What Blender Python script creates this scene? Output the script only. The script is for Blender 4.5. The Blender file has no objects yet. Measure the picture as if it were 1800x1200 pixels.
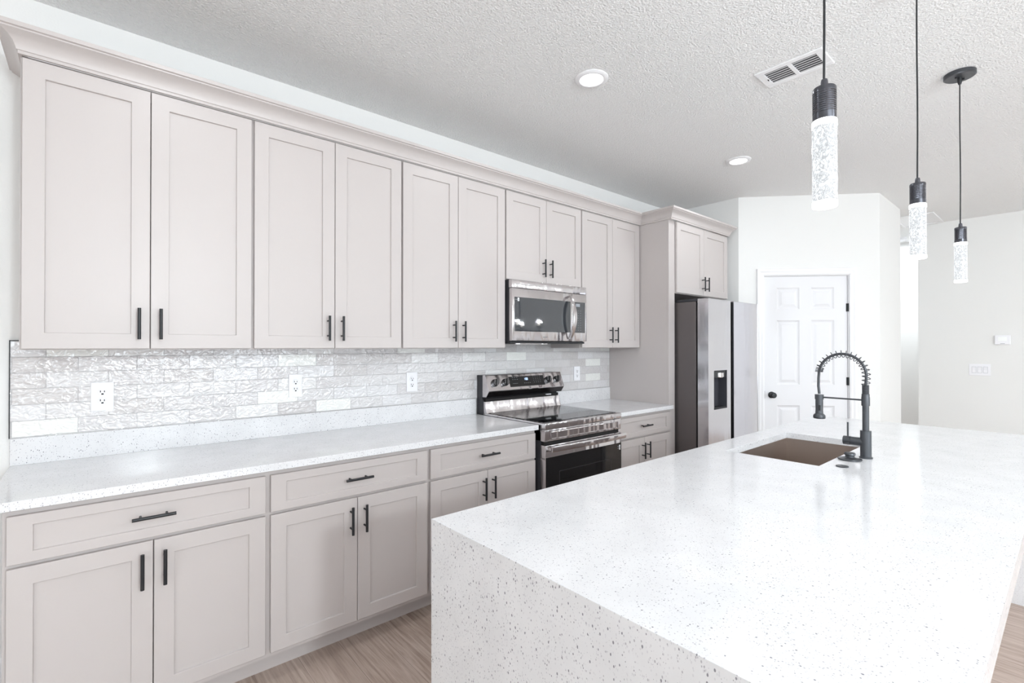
import bpy, bmesh, math, random
from mathutils import Vector, Matrix
random.seed(7)
PI = math.pi
scn = bpy.context.scene
COL = scn.collection

# ------------------------------------------------------------------ camera
YAW, PITCH, ROLL = 0.860671775, 0.00543603, -0.00041406
F = Vector((math.cos(YAW)*math.cos(PITCH), math.sin(YAW)*math.cos(PITCH), math.sin(PITCH)))
R = Vector((math.sin(YAW), -math.cos(YAW), 0)); U = R.cross(F)
R2 = R*math.cos(ROLL) + U*math.sin(ROLL); U2 = -R*math.sin(ROLL) + U*math.cos(ROLL)
cam = bpy.data.cameras.new('camera'); camo = bpy.data.objects.new('camera', cam); COL.objects.link(camo)
cam.sensor_width = 36; cam.lens = 36*853.508/1800; cam.shift_y = 4.125/1800; cam.clip_start = .02
m = Matrix((R2, U2, -F)).transposed().to_4x4(); m.translation = Vector((0.2017, -2.8276, 1.3975))
camo.matrix_world = m
scn.camera = camo

# ------------------------------------------------------------------ view, world
scn.view_settings.view_transform = 'Standard'; scn.view_settings.look = 'None'
scn.view_settings.gamma = 1; scn.view_settings.exposure = 0.13
try: scn.view_settings.use_curve_mapping = False
except Exception: pass
w = bpy.data.worlds.new('world'); scn.world = w; w.use_nodes = True
w.node_tree.nodes['Background'].inputs[0].default_value = (.93, .96, 1, 1)
w.node_tree.nodes['Background'].inputs[1].default_value = 1.0
scn.cycles.max_bounces = 12; scn.cycles.diffuse_bounces = 7; scn.cycles.glossy_bounces = 5
scn.cycles.use_denoising = True
scn.cycles.sample_clamp_indirect = 6

# ------------------------------------------------------------------ lights
def area(name, loc, rot, sx, sy, power, col=(1, 1, 1), shape='RECTANGLE', spread=PI):
    l = bpy.data.lights.new(name, 'AREA'); l.shape = shape; l.size = sx; l.size_y = sy
    l.energy = power; l.color = col; l.spread = spread
    o = bpy.data.objects.new(name, l); COL.objects.link(o); o.location = loc; o.rotation_euler = rot
    return o
RX0, RX1, RY0 = -3.6, 7.68, -7.4            # room limits
CZ = 2.84                                   # ceiling height
DAY = (.84, .94, 1)
# daylight through the glazed openings of the living side
area('daylight', (2.0, RY0-.06, 1.12), (PI/2, 0, 0), 2.7, 2.15, 80, DAY)
area('daylight', (5.75, RY0-.06, 1.55), (PI/2, 0, 0), 1.9, 1.3, 30, DAY)
area('daylight', (-1.75, RY0-.06, 1.55), (PI/2, 0, 0), 1.9, 1.3, 35, DAY)
area('daylight', (RX0-.06, -4.6, 1.4), (PI/2, 0, -PI/2), 2.4, 1.7, 42, DAY)

# ------------------------------------------------------------------ materials
MATS = {}
def s2l(c): return tuple((x/12.92 if x <= .04045 else ((x+.055)/1.055)**2.4) for x in [v/255 for v in c])
def mat(name, rgb=(200, 200, 200), rough=.5, metal=0, spec=.5, emit=None, estr=0, coat=0, trans=0, ior=1.45):
    m = bpy.data.materials.new(name); m.use_nodes = True; b = m.node_tree.nodes['Principled BSDF']
    b.inputs['Base Color'].default_value = (*s2l(rgb), 1); b.inputs['Roughness'].default_value = rough
    b.inputs['Metallic'].default_value = metal; b.inputs['Specular IOR Level'].default_value = spec
    b.inputs['Coat Weight'].default_value = coat; b.inputs['Transmission Weight'].default_value = trans
    b.inputs['IOR'].default_value = ior
    if emit: b.inputs['Emission Color'].default_value = (*s2l(emit), 1); b.inputs['Emission Strength'].default_value = estr
    MATS[name] = m; return m
def nd(m, t, **kw):
    n = m.node_tree.nodes.new(t)
    for k, v in kw.items():
        if hasattr(n, k): setattr(n, k, v)
        else: n.inputs[k].default_value = v
    return n
def lk(m, a, b): m.node_tree.links.new(a, b)
def coords(m, scale=(1, 1, 1), rot=(0, 0, 0), loc=(0, 0, 0), out='Object'):
    tc = nd(m, 'ShaderNodeTexCoord'); mp = nd(m, 'ShaderNodeMapping')
    mp.inputs['Scale'].default_value = scale; mp.inputs['Rotation'].default_value = rot; mp.inputs['Location'].default_value = loc
    lk(m, tc.outputs[out], mp.inputs['Vector']); return mp.outputs['Vector']
def bump(m, height, strength, dist=.01):
    b = nd(m, 'ShaderNodeBump'); b.inputs['Strength'].default_value = strength; b.inputs['Distance'].default_value = dist
    lk(m, height, b.inputs['Height']); lk(m, b.outputs['Normal'], m.node_tree.nodes['Principled BSDF'].inputs['Normal']); return b
def ramp(m, fac, stops, interp='LINEAR'):
    r = nd(m, 'ShaderNodeValToRGB'); r.color_ramp.interpolation = interp; e = r.color_ramp.elements
    while len(e) < len(stops): e.new(.5)
    for i, (p, c) in enumerate(stops): e[i].position = p; e[i].color = (*s2l(c), 1) if len(c) == 3 else c
    lk(m, fac, r.inputs['Fac']); return r.outputs['Color']
P = lambda m: m.node_tree.nodes['Principled BSDF'].inputs
def mth(m, op, a, b=None, c=None):
    n = nd(m, 'ShaderNodeMath', operation=op)
    for i, v in enumerate((a, b, c)):
        if v is None: continue
        if isinstance(v, (int, float)): n.inputs[i].default_value = v
        else: lk(m, v, n.inputs[i])
    return n.outputs[0]

paint = mat('cabinet_paint', (193, 186, 184), .38)
v = coords(paint); n = nd(paint, 'ShaderNodeTexNoise', Scale=260.0, Detail=2.0); lk(paint, v, n.inputs['Vector']); bump(paint, n.outputs['Fac'], .05, .001)
wallm = mat('wall_paint', (233, 233, 232), .75, spec=.25)
v = coords(wallm); n = nd(wallm, 'ShaderNodeTexNoise', Scale=130.0, Detail=2.0); lk(wallm, v, n.inputs['Vector']); bump(wallm, n.outputs['Fac'], .18, .002)
ceilm = mat('ceiling_texture', (246, 246, 246), .9, spec=.1)
v = coords(ceilm); n = nd(ceilm, 'ShaderNodeTexNoise', Scale=130.0, Detail=3.0, Roughness=.6); lk(ceilm, v, n.inputs['Vector'])
n2 = nd(ceilm, 'ShaderNodeTexVoronoi', Scale=95.0); lk(ceilm, v, n2.inputs['Vector'])
bump(ceilm, mth(ceilm, 'ADD', n.outputs['Fac'], mth(ceilm, 'MULTIPLY', n2.outputs['Distance'], .5)), 1.0, .009)
trimm = mat('trim_white', (238, 238, 240), .4)
doorm = mat('door_white', (229, 229, 232), .42)
blackm = mat('matte_black', (34, 35, 38), .38, spec=.5)
gunm = mat('gunmetal', (80, 82, 86), .34, metal=.5)
plastic = mat('white_plastic', (240, 240, 244), .35)
darkslot = mat('slot_black', (18, 16, 16), .6)
groovem = mat('dark_recess', (52, 50, 52), .7)

quartz = mat('speckled_quartz', (236, 236, 238), .12, spec=.5)
v = coords(quartz)
def flecks(scale, thr, keep, seedloc):
    mp = nd(quartz, 'ShaderNodeMapping'); mp.inputs['Location'].default_value = seedloc; mp.inputs['Scale'].default_value = (1.25, 1.25, .75); lk(quartz, v, mp.inputs['Vector'])
    vo = nd(quartz, 'ShaderNodeTexVoronoi', Scale=scale); lk(quartz, mp.outputs['Vector'], vo.inputs['Vector'])
    sp = nd(quartz, 'ShaderNodeSeparateColor'); lk(quartz, vo.outputs['Color'], sp.inputs[0])
    size = mth(quartz, 'MULTIPLY', sp.outputs[1], thr)
    return mth(quartz, 'MULTIPLY', mth(quartz, 'LESS_THAN', vo.outputs['Distance'], size), mth(quartz, 'LESS_THAN', sp.outputs[0], keep)), sp.outputs[2]
f1, r1 = flecks(175, .35, .5, (0, 0, 0)); f2, r2_ = flecks(130, .33, .18, (3, 1, 2)); f3, r3 = flecks(230, .5, .35, (5, 4, 1))
nz = nd(quartz, 'ShaderNodeTexNoise', Scale=9.0, Detail=3.0); lk(quartz, v, nz.inputs['Vector'])
base = ramp(quartz, nz.outputs['Fac'], [(.3, (221, 221, 223)), (.7, (229, 229, 231))])
def mixc(m, fac, a, b):
    x = nd(m, 'ShaderNodeMix', data_type='RGBA')
    if isinstance(fac, (int, float)): x.inputs[0].default_value = fac
    else: lk(m, fac, x.inputs[0])
    for i, q in ((6, a), (7, b)):
        if isinstance(q, tuple): x.inputs[i].default_value = (*s2l(q), 1)
        else: lk(m, q, x.inputs[i])
    return x.outputs[2]
c = mixc(quartz, mth(quartz, 'MULTIPLY', f3, .7), base, (205, 204, 208))
c = mixc(quartz, mth(quartz, 'MULTIPLY', f1, .85), c, (172, 170, 176))
c = mixc(quartz, mth(quartz, 'MULTIPLY', f2, .9), c, (126, 125, 133)); lk(quartz, c, P(quartz)['Base Color'])

# glazed wall tile, 202 x 65 mm running bond
tile = mat('glazed_tile', (220, 218, 220), .1, spec=1.0, coat=.6)
P(tile)['Coat Roughness'].default_value = .04
tc = nd(tile, 'ShaderNodeTexCoord'); sx = nd(tile, 'ShaderNodeSeparateXYZ'); lk(tile, tc.outputs['Object'], sx.inputs[0])
cx = nd(tile, 'ShaderNodeCombineXYZ'); lk(tile, sx.outputs[0], cx.inputs[0]); lk(tile, sx.outputs[2], cx.inputs[1])
br = nd(tile, 'ShaderNodeTexBrick', offset=.5, offset_frequency=2, squash=1.0)
br.inputs['Color1'].default_value = (0, 0, 0, 1); br.inputs['Color2'].default_value = (1, 1, 1, 1); br.inputs['Mortar'].default_value = (.5, .5, .5, 1)
br.inputs['Scale'].default_value = 1; br.inputs['Mortar Size'].default_value = .0014; br.inputs['Mortar Smooth'].default_value = .3
br.inputs['Brick Width'].default_value = .2016; br.inputs['Row Height'].default_value = .0655; br.inputs['Bias'].default_value = 0
mp = nd(tile, 'ShaderNodeMapping'); mp.inputs['Location'].default_value = (-.0478 + .2016*2, -1.0275 + .0655*20, 0); lk(tile, cx.outputs[0], mp.inputs['Vector'])
lk(tile, mp.outputs['Vector'], br.inputs['Vector'])
tcol = ramp(tile, br.outputs['Color'], [(0, (200, 196, 196)), (.22, (208, 205, 206)), (.45, (214, 212, 213)), (.66, (220, 219, 221)), (.82, (226, 225, 225)), (.91, (238, 239, 236))], 'CONSTANT')
nz = nd(tile, 'ShaderNodeTexNoise', Scale=22.0, Detail=2.0); lk(tile, tc.outputs['Object'], nz.inputs['Vector'])
tcol = mixc(tile, mth(tile, 'MULTIPLY', nz.outputs['Fac'], .22), tcol, (238, 238, 238))
tcol = mixc(tile, br.outputs['Fac'], tcol, (188, 186, 188)); lk(tile, tcol, P(tile)['Base Color'])
lk(tile, mth(tile, 'ADD', mth(tile, 'MULTIPLY', br.outputs['Fac'], .5), .07), P(tile)['Roughness'])
wv = nd(tile, 'ShaderNodeTexNoise', Scale=24.0, Detail=1.0, Roughness=.4, Distortion=1.8); mpw = nd(tile, 'ShaderNodeMapping')
mpw.inputs['Scale'].default_value = (1, 1, 1.5); lk(tile, tc.outputs['Object'], mpw.inputs['Vector']); lk(tile, mpw.outputs['Vector'], wv.inputs['Vector'])
hh = mth(tile, 'SUBTRACT', mth(tile, 'MULTIPLY', wv.outputs['Fac'], 1.0), mth(tile, 'MULTIPLY', br.outputs['Fac'], .5)); bb = bump(tile, hh, .8, .0065); lk(tile, bb.outputs['Normal'], P(tile)['Coat Normal'])

# plank floor, boards run along Y
floorm = mat('plank_floor', (150, 128, 114), .42, spec=.4)
tc = nd(floorm, 'ShaderNodeTexCoord'); sx = nd(floorm, 'ShaderNodeSeparateXYZ'); lk(floorm, tc.outputs['Object'], sx.inputs[0])
cx = nd(floorm, 'ShaderNodeCombineXYZ'); lk(floorm, sx.outputs[1], cx.inputs[0]); lk(floorm, sx.outputs[0], cx.inputs[1])
br = nd(floorm, 'ShaderNodeTexBrick', offset=.37, offset_frequency=2)
br.inputs['Color1'].default_value = (0, 0, 0, 1); br.inputs['Color2'].default_value = (1, 1, 1, 1); br.inputs['Mortar'].default_value = (.3, .3, .3, 1)
br.inputs['Scale'].default_value = 1; br.inputs['Mortar Size'].default_value = .0008; br.inputs['Brick Width'].default_value = 1.22; br.inputs['Row Height'].default_value = .18
lk(floorm, cx.outputs[0], br.inputs['Vector'])
mp = nd(floorm, 'ShaderNodeMapping'); mp.inputs['Scale'].default_value = (1.6, 26, 1); lk(floorm, cx.outputs[0], mp.inputs['Vector'])
off = nd(floorm, 'ShaderNodeVectorMath', operation='ADD'); lk(floorm, mp.outputs['Vector'], off.inputs[0])
sc_ = nd(floorm, 'ShaderNodeVectorMath', operation='SCALE'); lk(floorm, br.outputs['Color'], sc_.inputs[0]); sc_.inputs['Scale'].default_value = 37; lk(floorm, sc_.outputs[0], off.inputs[1])
g1 = nd(floorm, 'ShaderNodeTexNoise', Scale=1.0, Detail=5.0, Roughness=.62, Distortion=1.6); lk(floorm, off.outputs[0], g1.inputs['Vector'])
g2 = nd(floorm, 'ShaderNodeTexNoise', Scale=4.5, Detail=3.0, Roughness=.6); lk(floorm, off.outputs[0], g2.inputs['Vector'])
gg = mth(floorm, 'ADD', mth(floorm, 'MULTIPLY', g1.outputs['Fac'], .65), mth(floorm, 'MULTIPLY', g2.outputs['Fac'], .35))
fc = ramp(floorm, gg, [(.32, (132, 114, 102)), (.47, (170, 152, 140)), (.60, (192, 176, 166)), (.75, (210, 197, 189))])
sep = nd(floorm, 'ShaderNodeSeparateColor'); lk(floorm, br.outputs['Color'], sep.inputs[0])
fc = mixc(floorm, mth(floorm, 'MULTIPLY', sep.outputs[0], .35), fc, (190, 174, 164))
fc = mixc(floorm, mth(floorm, 'MULTIPLY', br.outputs['Fac'], .6), fc, (80, 66, 58)); lk(floorm, fc, P(floorm)['Base Color'])
bump(floorm, gg, .25, .002)

def steel(name, rgb, rough, axis, strength=.04, wave=0):
    m = mat(name, rgb, rough, metal=1)
    sc = {'x': (2, 300, 300), 'z': (300, 300, 2)}[axis]
    v = coords(m, sc); n = nd(m, 'ShaderNodeTexNoise', Scale=1.0, Detail=2.0); lk(m, v, n.inputs['Vector'])
    h = n.outputs['Fac']; b = bump(m, h, strength, .001)
    if wave:
        v2 = coords(m, (13, 13, 2.2)); n2 = nd(m, 'ShaderNodeTexNoise', Scale=1.0, Detail=1.0); lk(m, v2, n2.inputs['Vector'])
        b2 = nd(m, 'ShaderNodeBump', Strength=min(1, wave), Distance=.016); lk(m, n2.outputs['Fac'], b2.inputs['Height']); lk(m, b2.outputs['Normal'], b.inputs['Normal'])
    return m
stl = steel('stainless_steel', (205, 201, 202), .16, 'x', .05, 1.0)
stlf = steel('refrigerator_steel', (216, 215, 219), .17, 'z', .04, .12)
fside = mat('refrigerator_side', (112, 106, 106), .42, metal=.6)
sinkm = steel('sink_steel', (186, 174, 166), .42, 'x', .3)
chrome = mat('chrome', (215, 212, 212), .1, metal=1)
glassb = mat('black_glass', (16, 16, 18), .05, spec=.5, coat=.1)
glassm = mat('smoked_glass', (56, 58, 62), .03, spec=.9, coat=.25)
applside = mat('appliance_side', (62, 62, 66), .45, metal=.3)
lensm = mat('lit_lens', (255, 255, 255), .5, emit=(255, 255, 255), estr=4)
bulbm = mat('lit_bulb', (255, 255, 255), .5, emit=(255, 250, 240), estr=9)
displ = mat('display_digits', (220, 235, 255), .5, emit=(190, 215, 255), estr=1.6)
lcd_and_shade = mat('display_and_shade_grey', (150, 155, 162), .4)  # also colours the painted gap shade of the switch rockers
greym = mat('grey_print', (120, 124, 128), .5)
clear = mat('clear_glass', (255, 255, 255), .02)
nt = clear.node_tree; tr_ = nt.nodes.new('ShaderNodeBsdfTransparent'); mx_ = nt.nodes.new('ShaderNodeMixShader'); lw_ = nt.nodes.new('ShaderNodeLayerWeight'); gl_ = nt.nodes.new('ShaderNodeBsdfGlossy')
gl_.inputs['Roughness'].default_value = .02; lw_.inputs[0].default_value = .35
nt.links.new(lw_.outputs['Facing'], mx_.inputs[0]); nt.links.new(tr_.outputs[0], mx_.inputs[1]); nt.links.new(gl_.outputs[0], mx_.inputs[2]); nt.links.new(mx_.outputs[0], nt.nodes['Material Output'].inputs[0])
ventin = mat('vent_slat_grey', (205, 205, 208), .5)
ribm = mat('ribbed_black_metal', (92, 93, 99), .22, metal=.95)
# seeded crystal of the pendants, lit from inside
crystal = mat('lit_bubble_crystal', (245, 248, 250), .15)
v = coords(crystal, (1, 1, .8))
vo = nd(crystal, 'ShaderNodeTexVoronoi', Scale=150.0, feature='SMOOTH_F1'); lk(crystal, v, vo.inputs['Vector'])
no = nd(crystal, 'ShaderNodeTexNoise', Scale=62.0, Detail=3.0, Distortion=2.2); lk(crystal, v, no.inputs['Vector'])
cc = mth(crystal, 'ABSOLUTE', mth(crystal, 'SUBTRACT', no.outputs['Fac'], .5))
st = nd(crystal, 'ShaderNodeMapRange'); lk(crystal, cc, st.inputs[0]); st.inputs[1].default_value = .0; st.inputs[2].default_value = .10; st.inputs[3].default_value = .44; st.inputs[4].default_value = .96
P(crystal)['Emission Color'].default_value = (.93, .97, 1, 1); lk(crystal, st.outputs[0], P(crystal)['Emission Strength'])
P(crystal)['Base Color'].default_value = (.06, .06, .065, 1)
bump(crystal, vo.outputs['Distance'], .4, .004)
glow = mat('lit_crystal_edge', (255, 255, 255), .3, emit=(250, 253, 255), estr=3)

# ------------------------------------------------------------------ mesh helpers
class MB:
    def __init__(s): s.bm = bmesh.new()
    def _merge(s, b2):
        me = bpy.data.meshes.new('tmp'); b2.to_mesh(me); b2.free(); s.bm.from_mesh(me); bpy.data.meshes.remove(me)
    def box(s, x0, x1, y0, y1, z0, z1, bev=0, seg=2):
        b = bmesh.new(); bmesh.ops.create_cube(b, size=1)
        for q in b.verts: q.co = Vector((x0+(q.co.x+.5)*(x1-x0), y0+(q.co.y+.5)*(y1-y0), z0+(q.co.z+.5)*(z1-z0)))
        if bev: bmesh.ops.bevel(b, geom=b.edges[:], offset=bev, segments=seg, affect='EDGES', profile=.5)
        s._merge(b); return s
    def quad(s, pts): s.bm.faces.new([s.bm.verts.new(p) for p in pts]); return s
    def rings(s, rings, cap0=True, cap1=True, closed=True):
        rv = [[s.bm.verts.new(p) for p in r] for r in rings]; n = len(rv[0])
        for a, b in zip(rv, rv[1:]):
            for i in range(n if closed else n-1):
                try: s.bm.faces.new((a[i], a[(i+1) % n], b[(i+1) % n], b[i]))
                except ValueError: pass
        if cap0: s.bm.faces.new(rv[0][::-1])
        if cap1: s.bm.faces.new(rv[-1])
        return s
    def tube(s, pts, r, seg=12, caps=True, closed=False):
        pts = [Vector(p) for p in pts]; N = len(pts); rs = r if isinstance(r, (list, tuple)) else [r]*N; out = []
        t0 = (pts[1]-pts[0]).normalized(); up = Vector((0, 0, 1)) if abs(t0.z) < .9 else Vector((1, 0, 0)); n = t0.cross(up).normalized()
        for i, p in enumerate(pts):
            a = pts[(i-1) % N] if (i or closed) else p; b = pts[(i+1) % N] if (i < N-1 or closed) else p
            t = (b-a).normalized(); n = (n - t*n.dot(t)).normalized(); bb = t.cross(n)
            out.append([p + (n*math.cos(2*PI*k/seg)+bb*math.sin(2*PI*k/seg))*rs[i] for k in range(seg)])
        if closed: out.append(out[0]); return s.rings(out, False, False)
        return s.rings(out, caps, caps)
    def cyl(s, p0, p1, r, seg=24, r1=None): return s.tube([p0, p1], [r, r if r1 is None else r1], seg)
    def lathe(s, prof, c=(0, 0, 0), seg=32, axis='z'):
        c = Vector(c); out = []
        for (r, h) in prof:
            r = max(r, 1e-5)
            if axis == 'z': out.append([c+Vector((r*math.cos(2*PI*k/seg), r*math.sin(2*PI*k/seg), h)) for k in range(seg)])
            elif axis == 'y': out.append([c+Vector((r*math.cos(2*PI*k/seg), -h, r*math.sin(2*PI*k/seg))) for k in range(seg)])
            else: out.append([c+Vector((h, r*math.cos(2*PI*k/seg), r*math.sin(2*PI*k/seg))) for k in range(seg)])
        return s.rings(out)
    def prism(s, poly, axis, a, b):
        f = {'x': lambda u, v, t: (t, u, v), 'y': lambda u, v, t: (u, t, v), 'z': lambda u, v, t: (u, v, t)}[axis]
        return s.rings([[f(u, v, a) for u, v in poly], [f(u, v, b) for u, v in poly]])
    def sweep(s, path, prof):
        """profile of (out, up) swept along an xy path, out to the left-hand side of travel turned right; mitred"""
        pts = [Vector((p[0], p[1])) for p in path]; out = []
        for i, p in enumerate(pts):
            ds = []
            if i: ds.append((pts[i]-pts[i-1]).normalized())
            if i < len(pts)-1: ds.append((pts[i+1]-pts[i]).normalized())
            ns = [Vector((d.y, -d.x)) for d in ds]
            mm = ns[0] if len(ns) == 1 else (ns[0]+ns[1]).normalized()/max(.2, ((ns[0]+ns[1]).normalized().dot(ns[0])))
            out.append([(p.x+mm.x*o, p.y+mm.y*o, path[i][2]+u) for o, u in prof])
        return s.rings(out)
    def build(s, name, material, parent=None, loc=None, smooth=None):
        bmesh.ops.remove_doubles(s.bm, verts=s.bm.verts[:], dist=1e-6)
        bmesh.ops.recalc_face_normals(s.bm, faces=s.bm.faces[:])
        me = bpy.data.meshes.new(name); s.bm.to_mesh(me); s.bm.free()
        if smooth:
            for p in me.polygons: p.use_smooth = True
            try: me.set_sharp_from_angle(angle=math.radians(smooth))
            except Exception: pass
        me.materials.append(material)
        o = bpy.data.objects.new(name, me); COL.objects.link(o)
        if parent: o.parent = parent
        if loc: o.location = loc
        return o
def rect(x0, x1, z0, z1, y): return [(x0, y, z0), (x1, y, z0), (x1, y, z1), (x0, y, z1)]
def tag(o, label, cat, group=None, kind=None):
    o['label'] = label; o['category'] = cat
    if group: o['group'] = group
    if kind: o['kind'] = kind
    return o
def thing(name, label, cat, loc=(0, 0, 0), rz=0, group=None):
    o = bpy.data.objects.new(name, None); COL.objects.link(o); o.empty_display_size = .1
    o.location = loc; o.rotation_euler = (0, 0, rz); return tag(o, label, cat, group)
def struct(o): o['kind'] = 'structure'; return o
def kids(o): return [c for c in bpy.data.objects if c.parent == o]
def copy_tree(o, parent=None):
    c = o.copy(); COL.objects.link(c); c.parent = parent
    for ch in kids(o): copy_tree(ch, c)
    return c
def dup(o, loc, label):
    c = copy_tree(o); c.location = loc; c['label'] = label; return c

# shaker front: box with a recessed flat field, front face towards -y
def shaker(mb, x0, x1, z0, z1, yf, t=.016, st=.061, rl=.060):
    I = lambda i, j: (x0+i, x1-i, z0+j, z1-j)
    def rr(i, j, y): a = I(i, j); return rect(a[0], a[1], a[2], a[3], y)
    mb.rings([rr(0, 0, yf+t), rr(0, 0, yf+.0015), rr(.0015, .0015, yf), rr(st-.0008, rl-.0008, yf), rr(st+.0005, rl+.0005, yf+.0015), rr(st+.0012, rl+.0012, yf+.0085)])
    return mb
def bar_handle(parent, a, b, yf, name='handle'):
    """bar pull from a to b (x,z) proud of the face yf"""
    mb = MB(); y = yf-.032; A = Vector((a[0], y, a[1])); B = Vector((b[0], y, b[1]))
    mb.tube([A, B], .0060, 16)
    for f in (.2, .8):
        p = A.lerp(B, f); mb.tube([(p.x, yf+.001, p.z), (p.x, y, p.z)], .0042, 12)
    return mb.build(name, blackm, parent, smooth=40)

# ------------------------------------------------------------------ structure
struct(MB().box(RX0-.2, 8.9, RY0-.2, 1.3, -.1, 0).build('floor', floorm))
struct(MB().box(RX0-.2, 8.9, RY0-.2, 1.3, CZ, CZ+.1).build('ceiling', ceilm))
struct(MB().box(RX0, 4.93, 0, .12, 0, CZ).build('wall_back', wallm))
PA, PB, PC_ = Vector((4.929, -.696)), Vector((5.796, -1.624)), Vector((6.636, -1.62))
dv = (PB-PA); LD = dv.length; dv = dv/LD; nv = Vector((-dv.y, dv.x))*-1   # outward (towards the kitchen)
if nv.dot(Vector((-1, -1))) < 0: nv = -nv
# pantry corner: side wall, slanted wall with the door opening, end wall
struct(MB().prism([(4.929, 0), (4.929, -.696), (4.99, -.64), (5.05, 0)], 'z', 0, CZ).build('wall_center_left', wallm))
D0, D1, DH = .232, .994, 2.072
def dpt(s, d=0): q = PA+dv*s+nv*d; return (q.x, q.y)
def dprism(mb, s0, s1, d0, d1, z0, z1): return mb.prism([dpt(s0, d0), dpt(s1, d0), dpt(s1, d1), dpt(s0, d1)], 'z', z0, z1)
mb = MB(); dprism(mb, 0, D0, 0, -.12, 0, CZ); dprism(mb, D1, LD, 0, -.12, 0, CZ); dprism(mb, D0, D1, 0, -.12, DH, CZ)
struct(mb.build('wall_center', wallm))
struct(MB().prism([(PB.x, PB.y), (PC_.x, PC_.y), (PC_.x, PC_.y+.12), (PB.x+.05, PB.y+.12)], 'z', 0, CZ).build('wall_center_right', wallm))
struct(MB().box(6.516, 6.636, -1.5, 1.0, 0, CZ).build('wall_far_left', wallm))
struct(MB().box(RX1, RX1+.12, RY0, -1.59, 0, CZ).build('wall_right', wallm))
struct(MB().box(8.73, 8.85, -2.2, 1.0, 0, CZ).build('wall_far', wallm))
struct(MB().box(6.516, 8.85, 1.0, 1.12, 0, CZ).build('wall_far_back', wallm))
struct(MB().box(RX1+.12, 8.73, -2.2, -2.08, 0, CZ).build('wall_far_right', wallm))
# living side walls with glazed openings (behind the camera)
mb = MB(); Y0, Y1 = RY0-.12, RY0
xs = [(-2.7, -.8, .9, 2.2), (.65, 3.35, .02, 2.2), (4.8, 6.7, .9, 2.2)]
xc = RX0-.12
for (a, b, z0, z1) in xs:
    mb.box(xc, a, Y0, Y1, 0, CZ); mb.box(a, b, Y0, Y1, z1, CZ)
    if z0 > .1: mb.box(a, b, Y0, Y1, 0, z0)
    xc = b
mb.box(xc, RX1+.12, Y0, Y1, 0, CZ); struct(mb.build('wall_front', wallm))
for i, (a, b, z0, z1) in enumerate(xs):
    mb = MB(); nm = 4 if i == 1 else 3
    for k in range(nm+1):
        x = a+(b-a)*k/nm; mb.box(max(a, x-.04), min(b, x+.04), RY0-.05, RY0-.01, z0, z1)
    mb.box(a, b, RY0-.05, RY0-.01, z0, z0+.05); mb.box(a, b, RY0-.05, RY0-.01, z1-.05, z1)
    struct(mb.build('window_%d' % (i+1), trimm))
mb = MB(); mb.box(RX0-.12, RX0, RY0, -5.8, 0, CZ); mb.box(RX0-.12, RX0, -3.4, .12, 0, CZ); mb.box(RX0-.12, RX0, -5.8, -3.4, 0, .55); mb.box(RX0-.12, RX0, -5.8, -3.4, 2.25, CZ)
struct(mb.build('wall_left', wallm))
mb = MB()
for y in (-5.8, -4.64, -3.48): mb.box(RX0-.05, RX0-.01, y, y+.08, .55, 2.25)
mb.box(RX0-.05, RX0-.01, -5.8, -3.4, .55, .6); mb.box(RX0-.05, RX0-.01, -5.8, -3.4, 2.2, 2.25); struct(mb.build('window_4', trimm))
bprof = [(0, 0), (.014, 0), (.014, .125), (.010, .14), (.006, .15), (0, .15)]
struct(MB().sweep([(-.03, 0, 0), (RX0, 0, 0)][::-1], bprof).build('baseboard_back', trimm))
struct(MB().sweep([(RX1, -1.59, 0), (RX1, RY0, 0)], bprof).build('baseboard_right', trimm))
struct(MB().sweep([(8.73, 1.0, 0), (8.73, -2.08, 0)], bprof).build('baseboard_far', trimm))
struct(MB().sweep([(PB.x, PB.y, 0), (PC_.x, PC_.y, 0)], bprof).build('baseboard_center', trimm))

# pantry door: slab, casing, knob, hinges (frame local: x along the wall, -y towards the room)
ang = math.atan2(dv.y, dv.x)
def onwall(o): o.location = (PA.x, PA.y, 0); o.rotation_euler = (0, 0, ang); return o
mb = MB(); x0, x1, z0, z1, yf = .239, .987, .012, 2.068, .012
# panel layout
pxs = [(x0+.112, x0+.320), (x1-.320+.018, x1-.112)]; pxs = [(.352, .560), (.664, .872)]; pzs = [(.215, .832), (1.028, 1.648), (1.752, 1.960)]
gx = sorted([x0, x1]+[q for p in pxs for q in p]); gz = sorted([z0, z1]+[q for p in pzs for q in p])
for i in range(len(gx)-1):
    for j in range(len(gz)-1):
        a, b, c_, d = gx[i], gx[i+1], gz[j], gz[j+1]
        if (a, b) in pxs and (c_, d) in pzs:
            rr = lambda k, y: rect(a+k, b-k, c_+k, d-k, y)
            mb.rings([rr(0, yf), rr(.004, yf+.003), rr(.014, yf+.009), rr(.024, yf+.010), rr(.048, yf+.002)], cap0=False)
        else: mb.quad(rect(a, b, c_, d, yf))
mb.rings([rect(x0, x1, z0, z1, yf), rect(x0, x1, z0, z1, yf+.035)], cap0=False)
door = onwall(struct(mb.build('door_1', doorm)))
mb = MB(); mb.lathe([(.0, .0), (.031, .0), (.031, .006), (.024, .010), (.012, .012), (.011, .030), (.020, .036), (.027, .046), (.027, .056), (.020, .064), (0, .066)], (.303, yf, .931), 32, 'y')
mb.build('door_knob', blackm, door, smooth=40)
MB().box(.232, .241, yf-.004, yf+.02, .895, .968).build('latch_plate', blackm, door)
for hz in (1.766, 1.067, .25):
    mb = MB(); mb.box(.978, 1.000, yf-.006, yf+.001, hz-.038, hz+.038, .001); mb.cyl((.991, yf-.010, hz-.038), (.991, yf-.010, hz+.038), .006, 12); mb.build('hinge', blackm, door)
mb = MB()                       # jamb + casing, profile swept round the opening
cp = [(0, 0), (0, .010), (.012, .016), (.030, .014), (.044, .020), (.062, .020), (.066, .012), (.066, 0)]
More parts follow.
